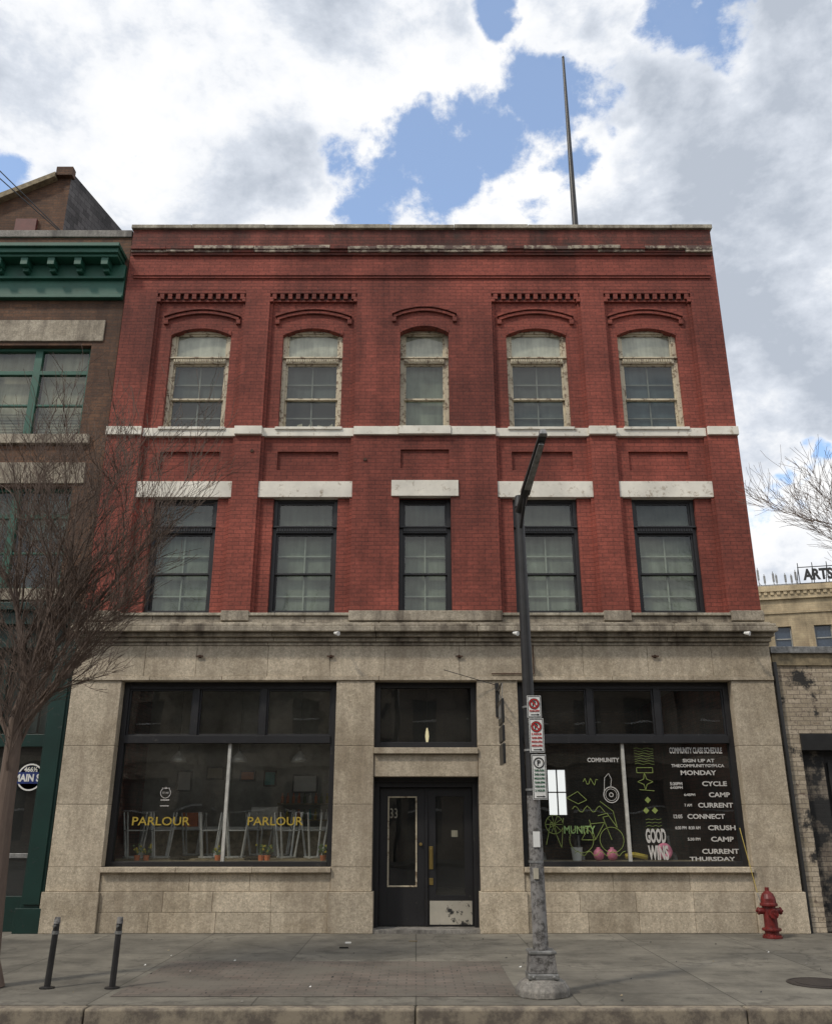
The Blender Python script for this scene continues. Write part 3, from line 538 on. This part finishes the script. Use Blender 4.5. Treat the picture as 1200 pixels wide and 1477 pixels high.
def psign(x,z0,z1,w_,kind,nm):
    E=empty(nm); y=PY-.10; f=MB()
    f.box(x-w_/2,x+w_/2,y-.003,y,z0,z1,WH); bw=.006
    for q in ((x-w_/2+.006,x+w_/2-.006,z1-.012,z1-.006),(x-w_/2+.006,x+w_/2-.006,z0+.006,z0+.012),(x-w_/2+.006,x-w_/2+.012,z0+.012,z1-.012),(x+w_/2-.012,x+w_/2-.006,z0+.012,z1-.012)): f.box(q[0],q[1],y-.005,y-.003,q[2],q[3],BLK)
    f.box(x-.02,x+.02,y,PY,(z0+z1)/2-.02,(z0+z1)/2+.02,METG)
    yy=y-.007; cz=z1-.085
    if kind=='no':
        ring(f,x,cz,.046,.012,yy,BLK); ring(f,x,cz,.046,.006,yy-.001,REDS); line(f,[(x-.035,cz+.035),(x+.035,cz-.035)],.007,yy,REDS)
    else: ring(f,x,cz,.05,.006,yy,BLK)
    f.build('plate',E); text('P',x,cz,.035,.055,yy+.002,BLK,'letter_p',E,.04)
    zz=cz-.075; i=0
    while zz>z0+.05:
        text(random.choice(['7:00-9:00','MON-FRI','2 HOUR','9AM-5PM']),x,zz,w_*.7,.022,yy,REDS if kind=='no' else SGT,'line_%d'%i,E,.03); zz-=.04; i+=1
    g_=MB(); line(g_,[(x-.04,z0+.03),(x+.045,z0+.03)],.004,yy,BLK); g_.poly([(x+.03,yy,z0+.018),(x+.055,yy,z0+.03),(x+.03,yy,z0+.042)],BLK); g_.build('arrow',E)
psign(1.262,2.64,2.87,.15,'no','parking_sign'); psign(1.275,2.28,2.63,.155,'no','parking_sign'); psign(1.285,1.81,2.26,.15,'p','parking_sign')
for x,dx in ((-3.74,.0),(-3.08,-.01)):
    f=MB(); f.tube((x,9.96,.01),(x+dx+.02,9.96,.62),.032,.03,POLEB,14); f.lathe(x,9.96,[(.075,0),(.075,.012),(.034,.02)],POLEB,14)
    f.tube((x+dx+.016,9.96,.50),(x+dx+.017,9.96,.53),.037,.037,METG,14); f.tube((x+dx+.02,9.96,.60),(x+dx+.022,9.96,.66),.034,.028,POLEG,14)
    f.tube((x+.02+dx,9.92,.58),(x+.02+dx,9.88,.58),.012,.012,METG,8)
    f.build('bicycle_parking_post')
f=MB(); X,Y=5.17,14.0
f.lathe(X,Y,[(.14,0),(.14,.03),(.10,.04),(.10,.09),(.135,.10),(.135,.13),(.095,.14),(.09,.42),(.125,.43),(.125,.46),(.11,.47),(.105,.53),(.08,.59),(.04,.625),(.03,.63),(.03,.68),(.0,.68)],REDH,20)
for sx in (-1,1): f.tube((X+sx*.08,Y,.36),(X+sx*.15,Y,.36),.045,.045,REDH,12); f.tube((X+sx*.15,Y,.36),(X+sx*.175,Y,.36),.055,.05,REDH,8); f.tube((X+sx*.175,Y,.36),(X+sx*.20,Y,.36),.018,.018,REDH,5)
f.tube((X,Y-.08,.33),(X,Y-.16,.33),.06,.06,REDH,14); f.tube((X,Y-.16,.33),(X,Y-.185,.33),.07,.065,REDH,8); f.tube((X,Y-.185,.33),(X,Y-.21,.33),.02,.02,REDH,5)
for q in range(8): a=q*math.pi/4; f.tube((X+.12*math.cos(a),Y+.12*math.sin(a),.025),(X+.12*math.cos(a),Y+.12*math.sin(a),.05),.012,.012,REDH,6)
f.build('fire_hydrant',bevel=.004)
f=MB(); f.tube((5.06,14.1,.6),(4.98,14.3,1.5),.006,.006,simple('faded_yellow',(.45,.34,.08)),6); f.tube((5.06,14.1,.6),(5.1,14.0,.3),.006,.006,METG,6); f.build('hydrant_marker_rod')
f=MB(); f.tube((3.72,17,12.3),(3.72,17,19.8),.09,.032,POLEB,14); f.lathe(3.72,17,[(.02,19.8),(.035,19.83),(.02,19.87)],POLEB,10); f.lathe(3.72,17,[(.16,12.3),(.16,12.4),(.09,12.5)],METG,12); f.build('flagpole')

# ------------------------------------------------------------------ LEFT NEIGHBOUR
L=empty('brown_brick_building'); f=MB(); LY=F+.06; LX=XL-.03
holes=[(-8.25,-6.19,8.29,10.17),(-8.25,-6.17,5.38,7.28),(-11.6,-9.2,8.29,10.17),(-11.6,-9.2,5.38,7.28)]
f.wall(-14,LX,5.1,12.62,holes,LY,.3,BROWN); f.box(-14,LX,LY+.6,23,5.1,12.3,BROWN); f.box(-14,LX-.0,LY+.32,LY+.4,11,12.62,BROWN)
f.build('brick_wall',L)
f=MB()
f.box(-14,LX+.0,LY-.04,LY+.42,12.62,12.78,CONC)
for a,b_ in ((-8.45,-5.98),(-11.8,-9.0)):
    f.box(a,b_,LY-.03,LY+.1,10.25,10.71,STONED); f.box(a-.0,b_,LY-.08,LY+.1,8.10,8.285,STONED); f.box(a,b_,LY-.03,LY+.1,7.33,7.74,STONED); f.box(a,b_,LY-.08,LY+.1,5.17,5.375,STONED)
f.build('stone_trim',L,bevel=.01)
f=MB()
f.box(-14,LX-.05,LY-.48,LY,12.08,12.16,GREEN); f.box(-14,LX-.08,LY-.42,LY,11.98,12.08,GREEN); f.box(-14,LX-.10,LY-.36,LY,11.92,11.98,GREEN); f.box(-14,LX-.02,LY-.10,LY,11.62,11.92,GREEN); f.box(-14,LX-.02,LY-.06,LY,11.22,11.60,GREEN); f.box(-14,LX-.02,LY-.12,LY,11.16,11.22,GREEN); f.box(-14,LX-.02,LY-.14,LY,11.58,11.63,GREEN)
x=LX-.35
while x>-14: f.box(x-.07,x+.07,LY-.34,LY-.1,11.76,11.92,GREEN); f.box(x-.055,x+.055,LY-.22,LY-.1,11.68,11.76,GREEN); x-=.52
f.build('green_cornice',L,bevel=.01)
for (a,b_,c,d_) in holes:
    xm=a+(b_-a)*.5; zt=d_-(d_-c)*.28
    f=MB(); y=LY+.12
    f.box(a,a+.07,y,y+.1,c,d_,GREEN); f.box(b_-.07,b_,y,y+.1,c,d_,GREEN); f.box(xm-.07,xm+.07,y,y+.1,c,d_,GREEN)
    for p,q in ((a+.07,xm-.07),(xm+.07,b_-.07)):
        f.box(p,q,y,y+.1,d_-.06,d_,GREEN); f.box(p,q,y,y+.1,c,c+.06,GREEN); f.box(p,q,y,y+.1,zt-.04,zt+.04,GREEN); zm=(c+zt)/2; f.box(p,q,y+.02,y+.08,zm-.02,zm+.02,GREEN)
        f.poly([(p,y+.05,c+.06),(q,y+.05,c+.06),(q,y+.05,d_-.06),(p,y+.05,d_-.06)],GL)
        f.poly([(p,y+.2,c),(q,y+.2,c),(q,y+.2,zm+.3),(p,y+.2,zm+.3)],BBE if c>6 else BD); f.poly([(p,y+.2,zm+.3),(q,y+.2,zm+.3),(q,y+.2,d_),(p,y+.2,d_)],BBE if c>6 else BG)
        if c>6:
            for z_ in range(9): f.box(p,q,y+.185,y+.195,c+.08+z_*.06,c+.085+z_*.06,BGR)
    f.build('window',L,bevel=.004)
f=MB()
f.box(-14,LX,LY-.3,LY+.3,4.95,5.08,GREEND); f.box(-14,LX,LY-.2,LY+.3,4.72,4.95,GREEND); f.box(-14,LX,LY-.06,LY+.3,4.35,4.72,GREEND)
f.box(LX-.34,LX-.01,LY-.12,LY+.3,0,4.35,GREEND); f.box(LX-.30,LX-.05,LY-.15,LY-.12,.4,4.1,GREEND); f.box(LX-.40,LX+.0,LY-.17,LY+.3,0,.35,GREEND)
f.box(-14,LX-.34,LY+.1,LY+.2,2.75,2.95,GREEND); f.box(-14,LX-.34,LY+.1,LY+.2,0,.5,GREEND); f.box(-14,LX-.34,LY+.12,LY+.2,1.05,1.12,METG)
for x in (-6.9,-7.9,-9.2): f.box(x-.05,x+.05,LY+.08,LY+.22,.5,4.35,GREEND)
f.poly([(-14,LY+.15,.5),(LX-.34,LY+.15,.5),(LX-.34,LY+.15,4.35),(-14,LY+.15,4.35)],GLS)
for q in range(30): f.box(-11.7+q*.19,-11.69+q*.19,LY+.40,LY+.49,3.0,4.35,BLK)
f.poly([(-14,LY+.5,3.0),(LX-.3,LY+.5,3.0),(LX-.3,LY+.5,4.35),(-14,LY+.5,4.35)],simple('dark_green_glass',(.08,.11,.10)))
f.box(-14,LX,LY+2,LY+2.1,0,5,DARK); f.box(-14,LX,LY+.3,LY+2,4.6,4.8,DARK)
f.build('green_shopfront',L,bevel=.006)
SG=empty('address_sign'); f=MB(); cx,cz=-6.24,2.27
ring(f,cx,cz,.0,.20,LY+.10,BLUE,n=30); f.box(cx-.27,cx+.27,LY+.085,LY+.098,cz-.10,cz+.08,BLUE); ring(f,cx,cz,.2,.012,LY+.093,WH); f.build('plate',SG)
text('466½',cx,cz+.12,.22,.08,LY+.085,WH,'number',SG,.03); text('MAIN ST',cx,cz-.01,.5,.12,LY+.08,WH,'street',SG,.04)
f=MB(); DKB=brick_mat('dark_slate_shingle',(.06,.055,.055),(.13,.12,.12),(.02,.02,.02),w=.3,h=.15)
f.poly([(-12.5,17.5,12),(-8.47,17.5,12),(-8.47,17.5,16.69),(-12.5,17.5,14.6)],BROWN); f.poly([(-8.47,17.5,12),(-7.85,19.7,12),(-7.85,19.7,16.55),(-8.47,17.5,16.69)],DKB)
f.poly([(-12.5,17.4,14.62),(-8.6,17.4,16.66),(-8.0,19.7,16.6),(-12.5,21,14.6)],WOOD)
f.prism([(-12.5,14.5),(-8.8,16.42),(-8.8,16.56),(-12.5,14.68)],17.32,17.5,WOOD); f.box(-8.8,-8.40,17.36,17.55,16.5,16.74,BROWN)
f.box(-9.6,-9.1,17.42,17.5,14.6,15.25,simple('red_hatch',(.12,.03,.025)))
f.poly([(-12.5,21,12),(-7.85,19.7,12),(-7.85,19.7,16.55),(-12.5,21,14.6)],DKB)
f.build('rooftop_stair_house',L)
f=MB()
for dz in (0,.5): f.tube((-12,13.8,17.0+dz),(-7.0,15.2,12.8),.012,.012,BLK,5)
f.build('overhead_cables')

# ------------------------------------------------------------------ RIGHT NEIGHBOUR
Rr=empty('whitewashed_brick_building'); f=MB(); RX=XR+.07; ry=F+.02
f.wall(RX,14,0,4.25,[(6.24,9.0,-.0,2.95,.25),(10,12.5,1,3)],ry,.25,CREAM); f.box(RX,14,ry+.6,23,0,4.2,CREAM)
f.build('brick_wall',Rr)
f=MB(); f.box(RX-.02,14.1,ry-.08,ry+.3,4.25,4.36,METG); f.box(RX,14,ry-.03,ry+.02,4.05,4.25,WOOD); f.box(6.242,8.998,ry-.04,ry+.3,2.68,2.94,BLK)
f.box(6.242,6.62,ry+.12,ry+.3,0,2.68,SOOT); f.box(6.62,8.998,ry+.2,ry+.3,0,2.68,BLK); f.box(6.7,7.6,ry+.16,ry+.2,.1,2.5,DARK); f.box(6.9,8.6,ry+.14,ry+.16,.3,2.2,POLEB)
f.build('fascia_and_bricked_opening',Rr,bevel=.005)
f=MB(); f.tube((RX+.02,ry-.05,0),(RX+.02,ry-.05,4.1),.035,.035,BLK,8); f.build('drainpipe',Rr)

# ------------------------------------------------------------------ DISTANT BUILDING
D=empty('distant_yellow_brick_building'); f=MB()
hh=[]
for fl in range(5):
    for c_ in range(9): x=.9+c_*2.6; z=14.3-fl*3.4; hh.append((x,x+1.15,z-1.7,z))
f.wall(0,26,0,17.0,hh,0,.3,YEL); f.poly([(0,0,0),(0,14,0),(0,14,17),(0,0,17)],YEL); f.poly([(0,0,17),(26,0,17),(26,14,17),(0,14,17)],ROOF)
f.box(-.25,26.2,-.35,0,16.75,17.15,YEL); f.box(-.1,26,-.2,0,16.2,16.75,YEL); f.box(-.05,26,-.1,0,15.2,15.35,YEL)
for c_ in range(60): f.box(.1+c_*.43,.32+c_*.43,-.3,-.2,16.5,16.75,YEL)
WB=simple('distant_frame',(.3,.3,.28)); DG=simple('distant_glass',(.05,.07,.1),.1)
for h_ in hh:
    f.poly([(h_[0],.28,h_[2]),(h_[1],.28,h_[2]),(h_[1],.28,h_[3]),(h_[0],.28,h_[3])],DG)
    f.box(h_[0],h_[1],.2,.27,(h_[2]+h_[3])/2-.04,(h_[2]+h_[3])/2+.04,WB); f.box(h_[0],h_[0]+.08,.2,.27,h_[2],h_[3],WB); f.box(h_[1]-.08,h_[1],.2,.27,h_[2],h_[3],WB); f.box(h_[0]-.1,h_[1]+.1,-.08,.1,h_[2]-.15,h_[2],COPE)
f.build('walls',D)
f=MB()
for x in (.5,.9,1.5,1.7,2.3,2.7,3.0): 
    hgt=random.uniform(1.2,2.1); f.tube((x,1,17),(x,1,17+hgt),.035,.025,METG,6); f.box(x-.07,x+.07,.95,1.0,17+hgt*.5,17+hgt*.9,METG)
    f.tube((x,1,17+hgt*.4),(x+.5,1,17),.02,.02,METG,5)
f.box(.4,3.2,1.0,1.05,17.5,17.56,METG); f.build('rooftop_antennas',D)
f=MB(); f.box(3.1,7.4,.5,.56,17.35,17.42,BLK); f.box(3.1,7.4,.5,.56,18.55,18.6,BLK)
for x in range(5): f.tube((3.15+x*.95,.55,17),(3.15+x*.95,.55,18.9),.03,.03,BLK,5); f.tube((3.15+x*.95,.55,18.6),(3.15+x*.95,2.0,17),.03,.03,BLK,5)
f.build('sign_frame',D); text('ARTSPACE',5.35,18.0,3.95,.85,.42,BLK,'sign_letters',D,.05)
D.location=(23.9,60,0); D.rotation_euler=(0,0,math.radians(-14))

# ------------------------------------------------------------------ opposite side of the street
def opp(x0,x1,zt,mat,nm,y=-11.5,dep=10,fl=3.4):
    E=empty(nm); f=MB(); hs=[]
    n=int((x1-x0)/2.4)
    for c_ in range(n):
        x=x0+.6+c_*(x1-x0-.4)/n
        z=5.
        while z+2<zt-.8: hs.append((x,x+1.2,z,z+1.9)); z+=fl
        hs.append((x-.2,x+1.5,.7,3.4))
    f.wall(x0,x1,0,zt,hs,y,-.25,mat); f.box(x0,x1,y-dep,y-.35,0,zt,mat)
    f.box(x0-.1,x1+.1,y-.3,y+.35,zt-.5,zt,STONED); f.box(x0,x1,y-.3,y+.2,4,4.3,STONE)
    for h_ in hs: f.box(h_[0],h_[1],y-.3,y-.2,h_[2],h_[3],DARK); f.box(h_[0],h_[1],y-.2,y-.16,(h_[2]+h_[3])/2-.04,(h_[2]+h_[3])/2+.04,WH)
    f.build('facade',E)
opp(-40,-14,11,GREYB,'brick_office_building'); opp(-13.5,-1,8.5,CREAM,'brick_shop_building'); opp(-.8,12,11,GREYB,'stone_trimmed_building'); opp(12.3,40,10,BROWN,'brick_warehouse')

# ------------------------------------------------------------------ trees
k=N('bark',.9); BARK=k.out(k.mix(k.noise(1,5,.7,sc=(30,30,5)),(.08,.055,.042),(.19,.14,.11)))
def tree(name,trunk,r0,limbs,seed,lv=4):
    rnd=random.Random(seed); mb=MB()
    def grow(p,d,length,r,level):
        n=5 if level<3 else 3; seg=length/n
        for i in range(n):
            d=(d+Vector((rnd.gauss(0,.13),rnd.gauss(0,.13),rnd.gauss(0,.09)+.06))).normalized(); q=p+d*seg
            ra=r*(1-.7*i/n); rb=r*(1-.7*(i+1)/n); mb.tube(p,q,max(ra,.0028),max(rb,.0024),BARK,6 if level<2 else 3,False); p=q
            if level<lv:
                for _ in range(2 if level<3 else rnd.choice((1,2,2))):
                    ax=Vector((rnd.gauss(0,1),rnd.gauss(0,1),rnd.gauss(0,.5)+.2)).normalized(); nd=(d+ax*rnd.uniform(.4,.9)).normalized()
                    grow(p,nd,length*rnd.uniform(.38,.62),max(rb*.55,.003),level+1)
    for a,b_,ra,rb in trunk: mb.tube(a,b_,ra,rb,BARK,12)
    for p,d,l,r in limbs: grow(Vector(p),Vector(d).normalized(),l,r,1)
    return mb.build(name)
tr=[((-4.34,10,-.02),(-4.40,10,.25),.15,.115),((-4.40,10,.25),(-4.46,10,1.6),.115,.10),((-4.46,10,1.6),(-4.48,10.02,2.7),.10,.08),((-4.48,10.02,2.7),(-4.36,10.03,3.3),.08,.055)]
lm=[((-4.36,10.03,3.3),(.5,.0,1),2.1,.04),((-4.36,10.03,3.2),(.15,.2,1),2.0,.04),((-4.4,10,3.0),(-.5,-.1,1),2.2,.045),((-4.46,10,2.5),(.6,-.1,.8),1.5,.03),((-4.48,10,2.4),(-.6,.1,.9),1.8,.032),((-4.47,10,2.2),(.35,.25,.9),1.3,.022),((-4.4,10,2.9),(.75,.1,.9),1.7,.03),((-4.46,10,2.8),(-.2,.3,1),1.9,.035),((-4.47,10,2.0),(-.1,-.3,1),1.2,.018),((-4.36,10.03,3.25),(.75,.15,.95),2.2,.028),((-4.45,10,2.7),(.9,.0,.55),1.3,.024),((-4.40,10,3.1),(.3,-.3,1),1.9,.028)]
tree('bare_tree',tr,.12,lm,5)
tr=[((8.2,12.2,-.02),(8.15,12.2,2.8),.16,.12),((8.15,12.2,2.8),(8.1,12.2,4.8),.12,.09)]
lm=[((8.1,12.2,4.7),(-.95,0,.30),2.2,.045),((8.1,12.2,4.8),(-.1,.2,1),1.8,.06),((8.1,12.2,4.5),(.6,-.1,1),2.0,.05),((8.12,12.2,4.5),(-.95,.1,.38),2.0,.035),((8.12,12.2,3.6),(.8,.1,.6),2.0,.04)]
tree('bare_tree',tr,.12,lm,11)

# ------------------------------------------------------------------ world / light / camera
PITCH=math.radians(19.5)
wd=bpy.data.worlds.new('World'); S.world=wd; wd.use_nodes=True; t=wd.node_tree; nd=t.nodes; nd.clear(); Lk=t.links.new
sun_dir=Vector((-.62,-.55,.95)).normalized()
el=math.asin(sun_dir.z); az=math.atan2(sun_dir.x,sun_dir.y)
o=nd.new('ShaderNodeOutputWorld'); sky=nd.new('ShaderNodeTexSky'); sky.sky_type='NISHITA'; sky.sun_disc=False; sky.sun_elevation=el; sky.sun_rotation=az
tn=nd.new('ShaderNodeMix'); tn.data_type='RGBA'; tn.blend_type='MULTIPLY'; tn.inputs[0].default_value=1; Lk(sky.outputs[0],tn.inputs[6]); tn.inputs[7].default_value=(1.35,1.6,1.75,1)
sk=nd.new('ShaderNodeBackground'); sk.inputs[1].default_value=.15; Lk(tn.outputs[2],sk.inputs[0])
tc=nd.new('ShaderNodeTexCoord'); vec=tc.outputs['Generated']
def math_(op,a,b=None,c=None,cl=False):
    m=nd.new('ShaderNodeMath'); m.operation=op; m.use_clamp=cl
    for i,v in enumerate((a,b,c)):
        if v is None: continue
        if hasattr(v,'is_output'): Lk(v,m.inputs[i])
        else: m.inputs[i].default_value=v
    return m.outputs[0]
def wn(scale,detail,rough,sc=(1,1,1),loc=(0,0,0),dist=0,out=0):
    mp=nd.new('ShaderNodeMapping'); mp.inputs['Scale'].default_value=sc; mp.inputs['Location'].default_value=loc; Lk(vec,mp.inputs[0])
    n=nd.new('ShaderNodeTexNoise'); n.inputs['Scale'].default_value=scale; n.inputs['Detail'].default_value=detail; n.inputs['Roughness'].default_value=rough; n.inputs['Distortion'].default_value=dist; Lk(mp.outputs[0],n.inputs[0]); return n.outputs[out]
wc=wn(7,4,.6,out=1,loc=(4,4,4)); sb=nd.new('ShaderNodeVectorMath'); sb.operation='MULTIPLY_ADD'; Lk(wc,sb.inputs[0]); sb.inputs[1].default_value=(.16,.16,.16); sb.inputs[2].default_value=(-.08,-.08,-.08)
ad=nd.new('ShaderNodeVectorMath'); ad.operation='ADD'; Lk(vec,ad.inputs[0]); Lk(sb.outputs[0],ad.inputs[1]); wv=ad.outputs[0]
holes=[(-3,40.0,.045),(2,40.8,.06),(6.5,42.5,.065),(11,45,.06),(14,41.5,.03),(8,50.5,.03),(24,48,.055),(29,50.5,.05),(33,46.5,.045),(-31,35.5,.04),(25.5,20.5,.015),(60,40,.15),(-60,45,.18),(180,60,.22),(-130,40,.2)]
mask=None
for a_,e_,r_ in holes:
    a_=math.radians(a_); e_=math.radians(e_); c=(math.sin(a_)*math.cos(e_),math.cos(a_)*math.cos(e_),math.sin(e_))
    vm=nd.new('ShaderNodeVectorMath'); vm.operation='DISTANCE'; Lk(wv,vm.inputs[0]); vm.inputs[1].default_value=c
    mr=nd.new('ShaderNodeMapRange'); mr.interpolation_type='SMOOTHSTEP'; mr.inputs[1].default_value=r_*2.0; mr.inputs[2].default_value=0; Lk(vm.outputs['Value'],mr.inputs[0])
    mask=mr.outputs[0] if mask is None else math_('MAXIMUM',mask,mr.outputs[0])
n1=wn(6,9,.66,(1,1,1.4),(3,1,2),.1)
dens=math_('SUBTRACT',math_('ADD',n1,.17),math_('MULTIPLY',mask,.36))
mr=nd.new('ShaderNodeMapRange'); mr.interpolation_type='SMOOTHSTEP'; mr.inputs[1].default_value=.40; mr.inputs[2].default_value=.53; mr.inputs[3].default_value=.14; Lk(dens,mr.inputs[0]); cov=mr.outputs[0]
n2=wn(3.2,7,.58,(1,1,1.7),(7,2,5),.1)
thick=math_('ADD',math_('ADD',math_('MULTIPLY',math_('SUBTRACT',dens,.5),-.42),.050),n2)
rp=nd.new('ShaderNodeValToRGB'); e=rp.color_ramp.elements; e[0].position=.34; e[0].color=(.48,.53,.61,1); e[1].position=.54; e[1].color=(1.0,1.0,1.0,1); x_=e.new(.43); x_.color=(.70,.745,.82,1); x_=e.new(.48); x_.color=(.90,.92,.955,1); Lk(thick,rp.inputs[0])
cb=nd.new('ShaderNodeBackground'); Lk(rp.outputs[0],cb.inputs[0]); cb.inputs[1].default_value=1.04
mx=nd.new('ShaderNodeMixShader'); Lk(cov,mx.inputs[0]); Lk(sk.outputs[0],mx.inputs[1]); Lk(cb.outputs[0],mx.inputs[2]); Lk(mx.outputs[0],o.inputs[0])
wd.name='sky'; wd.cycles.sampling_method='MANUAL'; wd.cycles.sample_map_resolution=256
ld=bpy.data.lights.new('sun','SUN'); ld.energy=1.9; ld.angle=math.radians(5); ld.color=(1,.90,.76); lo=bpy.data.objects.new('sun',ld); COL.objects.link(lo)
lo.rotation_euler=(-sun_dir).to_track_quat('-Z','Y').to_euler(); lo.location=sun_dir*50
cd=bpy.data.cameras.new('camera'); cd.sensor_fit='VERTICAL'; cd.sensor_height=36; cd.lens=36*1259/1477; cd.clip_end=5000; cd.clip_start=.1
co=bpy.data.objects.new('camera',cd); COL.objects.link(co); co.location=(0,0,1.6); co.rotation_euler=(math.radians(90)+PITCH,0,0); S.camera=co
S.view_settings.view_transform='Standard'; S.view_settings.look='None'; S.view_settings.exposure=0
